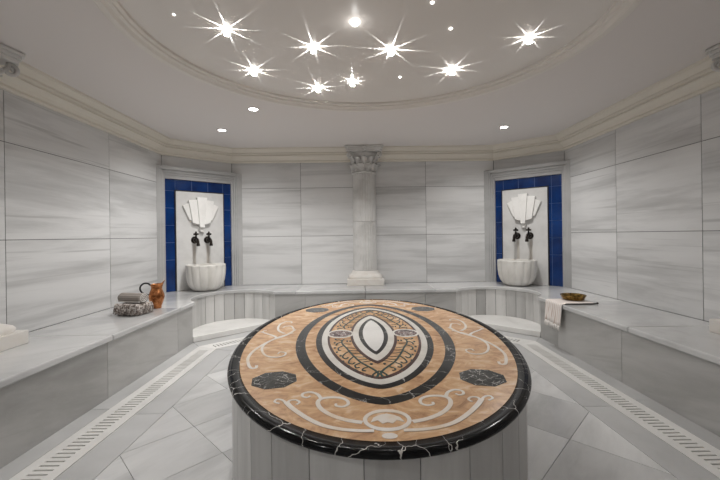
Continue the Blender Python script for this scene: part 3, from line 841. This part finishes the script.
for sy in (-1, 1):
    for sx in (-1, 1):
        mb = MB(); end_scroll(mb, sx, sy); obj('scroll_inlay', mb, M['scroll'], tb)
    mb = MB(); end_palm(mb, sy); obj('palmette_inlay', mb, M['scroll'], tb)['label'] = 'white palmette in an oval ring'
for sx in (-1, 1):
    mb = MB(); side_scroll(mb, sx); obj('scroll_inlay', mb, M['scroll'], tb)

# ------------------------------------------------------------------ things on the bench
# folded fringed towel and rolled towel
TLZ = BH + .0005
rz = radians(-14)
tw = thing('folded_towel', 'folded brown and white towel with fringe lying beside the copper jug', 'towel', (-2.27, 3.50, TLZ), rz)
mb = MB(); mb.smooth = True
def roundslab(mb, hx, hy, z0, z1, r, n=6, wob=.004):
    prof = []
    for k in range(13):
        a = -pi / 2 + pi * k / 12; prof.append((r * cos(a), (z0 + z1) / 2 + (z1 - z0) / 2 * sin(a)))
    outl = []
    for cx, cy, a0 in ((hx - r, hy - r, 0), (-hx + r, hy - r, pi / 2), (-hx + r, -hy + r, pi), (hx - r, -hy + r, 3 * pi / 2)):
        for k in range(n): a = a0 + pi / 2 * k / (n - 1); outl.append((cx, cy, cos(a), sin(a)))
    rows = []
    rows.append([(0, 0, z0)] * len(outl))
    for d, z in prof: rows.append([(cx + ca * d + wob * sin(9 * cx + 31 * z), cy + sa * d + wob * sin(14 * cx + 5 * cy), z) for cx, cy, ca, sa in outl])
    rows.append([(0, 0, z1)] * len(outl))
    mb.grid(rows, close_u=True)
for k in range(3): roundslab(mb, .120 - .004 * k, .092 - .003 * k, .001 + .036 * k, .036 + .036 * k, .022)
obj('cloth', mb, M['fringe'], tw)
mb = MB(); mb.smooth = True
for k in range(46):
    x = -.116 + .232 * k / 45 + random.uniform(-.003, .003); y = -.096 - random.uniform(0, .008); L_ = random.uniform(.075, .100); sw = random.uniform(-.012, .012)
    mb.tube([(x, -.078, .108), (x + sw * .2, y, .100), (x + sw * .6, y - .010, .100 - L_ * .5), (x + sw, y - .012 - random.uniform(0, .006), max(.006, .102 - L_))], lambda q: .0042 - .001 * q, 6)
for k in range(20):
    y = -.09 + .18 * k / 19; sg = 1
    mb.tube([(.106, y, .106), (.125, y, .095), (.131, y + random.uniform(-.008, .008), .050), (.132, y + random.uniform(-.01, .01), .008)], .0042, 6)
obj('fringe', mb, M['fringe'], tw)
rt = thing('rolled_towel', 'rolled taupe towel resting on the folded fringed towel', 'towel', (-2.28, 3.50, TLZ + .1095), rz)
mb = MB(); mb.smooth = True
rows = []
R0 = .046
for x, k in ((-.127, .0), (-.127, .6), (-.126, .88), (-.120, 1.), (-.06, 1.02), (.02, .99), (.10, 1.01), (.120, 1.), (.126, .88), (.127, .6), (.127, 0.)):
    rows.append([(x, 1.25 * R0 * k * cos(2 * pi * j / 40) * (1 + .03 * sin(5 * 2 * pi * j / 40)), R0 + R0 * k * sin(2 * pi * j / 40)) for j in range(40)])
mb.grid(rows, close_u=True); obj('roll', mb, M['taupe'], rt)
mb = MB(); mb.smooth = True                            # the visible spiral at the right end and the loose edge flap
sp = [(.1285, 1.1 * R0 * (1 - k / 44) * cos(k * .42), R0 + .92 * R0 * (1 - k / 44) * sin(k * .42)) for k in range(40)]
mb.tube(sp, .003, 6)
mb.tube([(-.126, -.050, .016), (0, -.052, .014), (.126, -.050, .016)], .0045, 8)
obj('loose_edge', mb, M['tassel'], rt)
# copper jug
jg = thing('copper_jug', 'hammered copper jug with black handle standing on the left bench', 'jug', (-2.205, 3.775, BH + .0005), radians(18))
mb = MB(); mb.smooth = True
prof = [(0, .0), (.047, .0), (.050, .006), (.046, .014), (.050, .024), (.062, .055), (.075, .092), (.080, .120), (.077, .142), (.066, .172), (.055, .198), (.052, .214), (.056, .232), (.064, .248), (.0655, .252), (.062, .250), (.050, .228), (.046, .205), (.060, .165), (.072, .12), (.045, .02), (0, .015)]
rows = []
for r, z in prof:
    row = []
    for k in range(56):
        a = 2 * pi * k / 56; up = max(0., (z - .195) / .057); c = max(0., cos(a)) ** 5
        rr = r * .95 + .020 * c * up; zz = z + .040 * c * up ** 1.5 - .006 * up * (1 - c) * max(0, -cos(a))
        row.append((rr * cos(a), rr * sin(a) * (1 - .25 * c * up), zz))
    rows.append(row)
mb.grid(rows, close_u=True); obj('body', mb, M['copper'], jg)
mb = MB(); mb.smooth = True
mb.tube(smooth_path([(-.055, 0, .238), (-.075, 0, .258), (-.112, 0, .262), (-.142, 0, .238), (-.150, 0, .205), (-.135, 0, .172), (-.105, 0, .152), (-.076, 0, .140)], 5), .0085, 10)
obj('handle', mb, M['iron'], jg)['label'] = 'black curved handle'
# right: draped towel and brass bowl
dt = thing('draped_towel', 'white striped towel draped over the right bench edge under the bowl', 'towel', (1.965, 3.775, BH))
mb = MB(); mb.smooth = True
prof = [(.345, .0055), (.315, .0055), (.29, .0055), (.25, .0055), (.20, .0055), (.10, .0055), (.04, .0055), (.012, .0055), (-.004, .0015), (-.0105, -.012), (-.0115, -.03), (-.012, -.06), (-.014, -.10), (-.016, -.14), (-.018, -.18), (-.020, -.215)]
rows = []
for i, (x, z) in enumerate(prof):
    row = []
    for j in range(33):
        y = -.155 + .31 * j / 32
        hang = max(0., -z) / .215
        fold = hang * .016 * (sin(j * .95) + .5 * sin(j * 1.9 + 1))
        row.append((x - abs(fold) - hang * .004, y * (1 - .12 * hang) - .02 * hang, z + (.010 * hang * (j / 32))))
    rows.append(row)
mb.grid(rows)
cl = obj('cloth', mb, M['pinktowel'], dt)
so = cl.modifiers.new('thick', 'SOLIDIFY'); so.thickness = .005; so.offset = 0
mb = MB(); mb.smooth = True
mb.tube([(.345, -.158, .010), (.30, -.160, .009), (.25, -.163, .011), (.12, -.160, .0105), (.02, -.158, .0105)], lambda q: .0065 - .002 * q, 8)
mb.sphere((.350, -.158, .0135), .011, 10, 8)
obj('hem', mb, M['hem'], dt)['label'] = 'dark rolled hem with knot'
mb = MB(); mb.smooth = True
for k in range(26):
    y = (-.155 + .31 * k / 25) * .88 - .02; x = -.034 - random.uniform(0, .014)
    mb.tube([(x + .004, y, -.212 + .01 * k / 25), (x - .004, y + random.uniform(-.004, .004), -.232), (x - .002, y + random.uniform(-.008, .008), -.256 - random.uniform(0, .012))], lambda q: .0055 - .003 * q, 6)
obj('tassels', mb, M['tassel'], dt)
bw = thing('brass_bowl', 'shallow aged brass bowl on the draped towel on the right bench', 'bowl', (2.215, 3.86, BH + .0085), 0)
mb = MB(); mb.smooth = True
prof = [(0, .0), (.092, .0), (.100, .003), (.108, .014), (.116, .031), (.122, .046), (.126, .051), (.123, .054), (.115, .048), (.104, .020), (.090, .010), (.0, .009)]
mb.lathe(prof, 64); obj('bowl', mb, M['brass'], bw)
mb = MB(); mb.smooth = True
mb.lathe([(.030, .0112), (.028, .018), (.018, .026), (0, .029)], 24); obj('boss', mb, M['brass'], bw)

# ------------------------------------------------------------------ lamps
LAMP = (1.0, .985, .96)
def lamp(name, typ, loc, energy, size=.01, color=LAMP, **k):
    l = bpy.data.lights.new(name, typ); l.energy = energy; l.color = color
    if typ == 'AREA': l.shape = 'DISK'; l.size = size
    else: l.shadow_soft_size = size
    for a, b in k.items(): setattr(l, a, b)
    o = bpy.data.objects.new(name, l); COL.objects.link(o); o.location = loc
    return o
DOWN = 30.
dls = [(-1.738, 4.413, 'round recessed downlight in the flat ceiling before the left fountain'), (-1.150, 3.700, 'round recessed downlight beside the oval recess, nearest its left rear rim'),
       (1.720, 4.413, 'round recessed downlight in the flat ceiling before the right fountain')]
rear = [(-1.738, .25), (1.738, .25), (1.14, 4.70) if False else (0, -.35)]  # added fill lamps out of view around the camera, without fittings
d0 = None
for x, y, lab in dls:
    if d0 is None:
        d0 = thing('downlight', lab, 'lamp', (x, y, H), 0, 'recessed ceiling downlights')
        mb = MB(); mb.smooth = True; mb.lathe([(.042, -.0005), (.058, -.0005), (.060, -.003), (.056, -.007), (.046, -.006), (.044, -.003)], 40); obj('trim_ring', mb, M['chrome'], d0)
        mb = MB(); mb.lathe([(0, -.0035), (.0435, -.0035), (.0435, -.001), (0, -.001)], 40); obj('lens', mb, M['lens'], d0)
    else: dup(d0, (x, y, H), 0, lab)
for x, y in [(a, b) for a, b, c in dls] + rear:
    s = lamp('downlight_and_fill_beam', 'SPOT', (x, y, H - .012), DOWN * (1.2 if y > 1 else .75 if x < -1 else .08), .03); s.data.spot_size = radians(150); s.data.spot_blend = .8
# star lamps: made-up open collar, notched to throw eight tapering rays on the ceiling
STAR_H, STAR_R = .032, .018
def star(x, y, energy, rot, ray, label, rad=STAR_R):
    x = (x + .105) * 1.011 - .105; y *= 1.011
    t = thing('star_lamp', label, 'lamp', (x, y, HD), 0, 'star lamps in the oval ceiling')
    mb = MB(); zs = -STAR_H                            # lamp height below the ceiling
    n = 8; wmax = .175
    nseg = 5
    for k in range(n):
        # solid tooth between notch k and k+1
        a0 = rot + 2 * pi * k / n; a1 = rot + 2 * pi * (k + 1) / n
        def tl(a):  # notch foot height for this direction: long rays where the ceiling is seen foreshortened
            rr = ray * (1 + 1.1 * abs(sin(a)) ** 1.5) * (1. if k % 2 == 0 else 1.)
            return STAR_H * rad / rr
        t0, t1 = tl(a0), tl(a1); ztop = .027
        rows = []
        rowsI = []
        for q in (0., .25, .5, .75, 1.):
            tt0 = t0 + (ztop - t0) * q; tt1 = t1 + (ztop - t1) * q
            w = wmax * q
            row = []; rowi = []
            for j in range(nseg + 1):
                a = (a0 + w) + ((a1 - w) - (a0 + w)) * j / nseg; tt = tt0 + (tt1 - tt0) * j / nseg
                row.append((rad * cos(a), rad * sin(a), zs + tt)); rowi.append(((rad + .002) * cos(a), (rad + .002) * sin(a), zs + tt))
            rows.append(row); rowsI.append(rowi)
        low = [(rad * cos(a0 + (a1 - a0) * j / nseg), rad * sin(a0 + (a1 - a0) * j / nseg), zs - .007) for j in range(nseg + 1)]
        lowi = [((rad + .002) * cos(a0 + (a1 - a0) * j / nseg), (rad + .002) * sin(a0 + (a1 - a0) * j / nseg), zs - .007) for j in range(nseg + 1)]
        mb.grid([low] + rows + rowsI[::-1] + [lowi])
    obj('added_ray_collar', mb, M['collar_glow'], t, fix=True)
    mb = MB(); mb.smooth = True; mb.lathe([(0, -.0002), (.006, -.0002), (.006, -.003), (0, -.003)], 24); obj('back_plate', mb, M['chrome'], t)
    mb = MB(); mb.smooth = True; mb.tube([(0, 0, -.003), (0, 0, -STAR_H + .008)], .0012, 8); obj('stem', mb, M['chrome'], t)
    lamp('star_beam', 'POINT', (x, y, HD + zs), energy, .0006)
ST = 4.4
for a in [(-.931, 2.342, 1., .10, .34, 'star lamp nearest the left rim of the oval ceiling'), (-.399, 2.570, 1., -.05, .34, 'star lamp left of the plain round lamp in the oval ceiling'),
          (-.921, 2.921, 1., .0, .42, 'star lamp low on the left of the oval ceiling, above the left downlights'), (-.439, 3.273, 1.1, -.12, .42, 'star lamp lowest in the oval ceiling, left of the column'),
          (.158, 2.615, 1.2, .12, .52, 'star lamp with the longest rays above the column'), (.693, 2.941, 1.1, .2, .46, 'star lamp right of the column in the oval ceiling'),
          (1.100, 2.471, .7, .0, .34, 'star lamp nearest the right rim of the oval ceiling')]:
    star(a[0], a[1], ST * a[2], a[3], a[4], a[5])
star(-.128, 3.146, ST * .6, .0, .16, 'star lamp with short rays just above the column capital')
def dot(x, y, r, label, name='ceiling_spark'):
    mb = MB(); mb.smooth = True; mb.lathe([(0, -r * .9), (r * .6, -r * .7), (r, -r * .25), (r, -.0003), (0, -.0003)], 20)
    o = obj(name, mb, M['spark']); o.location = (x, y, HD); return tag(o, label, 'lamp', 'small lamps in the oval ceiling')
dot(-.100, 2.298, .032, 'larger round glowing lamp without rays in the oval ceiling', 'globe_lamp')
for x, y, lab in ((-1.206, 2.210, 'tiny lamp at the left rim of the oval ceiling'), (.356, 2.114, 'tiny lamp at the top edge of the photo in the oval ceiling'),
                  (.534, 2.383, 'tiny lamp above the right hand star lamps'), (.284, 3.109, 'tiny lamp between the column and the right star lamp')):
    dot(x, y, .008 if x < -1 else .011, lab)
lamp('globe_beam', 'POINT', (-.100, 2.298, HD - .075), ST * .02, .02)

# ------------------------------------------------------------------ camera and output
cam = bpy.data.cameras.new('camera'); co = bpy.data.objects.new('camera', cam); COL.objects.link(co)
psi, rho = 3 / 360., radians(.75)
fw = Vector((sin(psi), cos(psi), 0)); r0 = Vector((cos(psi), -sin(psi), 0)); u0 = Vector((0, 0, 1))
R = r0 * cos(rho) - u0 * sin(rho); U = u0 * cos(rho) + r0 * sin(rho)
mw = Matrix.Identity(4)
for i in range(3): mw[i][0] = R[i]; mw[i][1] = U[i]; mw[i][2] = -fw[i]
mw.translation = Vector((-.105, 0, 1.2)); co.matrix_world = mw
cam.sensor_width = 36; cam.lens = 18.; cam.shift_y = -4.6 / 720; cam.clip_start = .02
SC.camera = co
w = bpy.data.worlds.new('world'); SC.world = w; w.use_nodes = True
w.node_tree.nodes['Background'].inputs[0].default_value = (0, 0, 0, 1)
vs = SC.view_settings; vs.view_transform = 'Standard'; vs.look = 'None'; vs.gamma = 1.; vs.exposure = 1.06; vs.use_curve_mapping = False
SC.cycles.max_bounces = 10; SC.cycles.diffuse_bounces = 7; SC.cycles.glossy_bounces = 4
SC.cycles.use_denoising = True; SC.cycles.sample_clamp_indirect = 6.; SC.cycles.use_light_tree = True
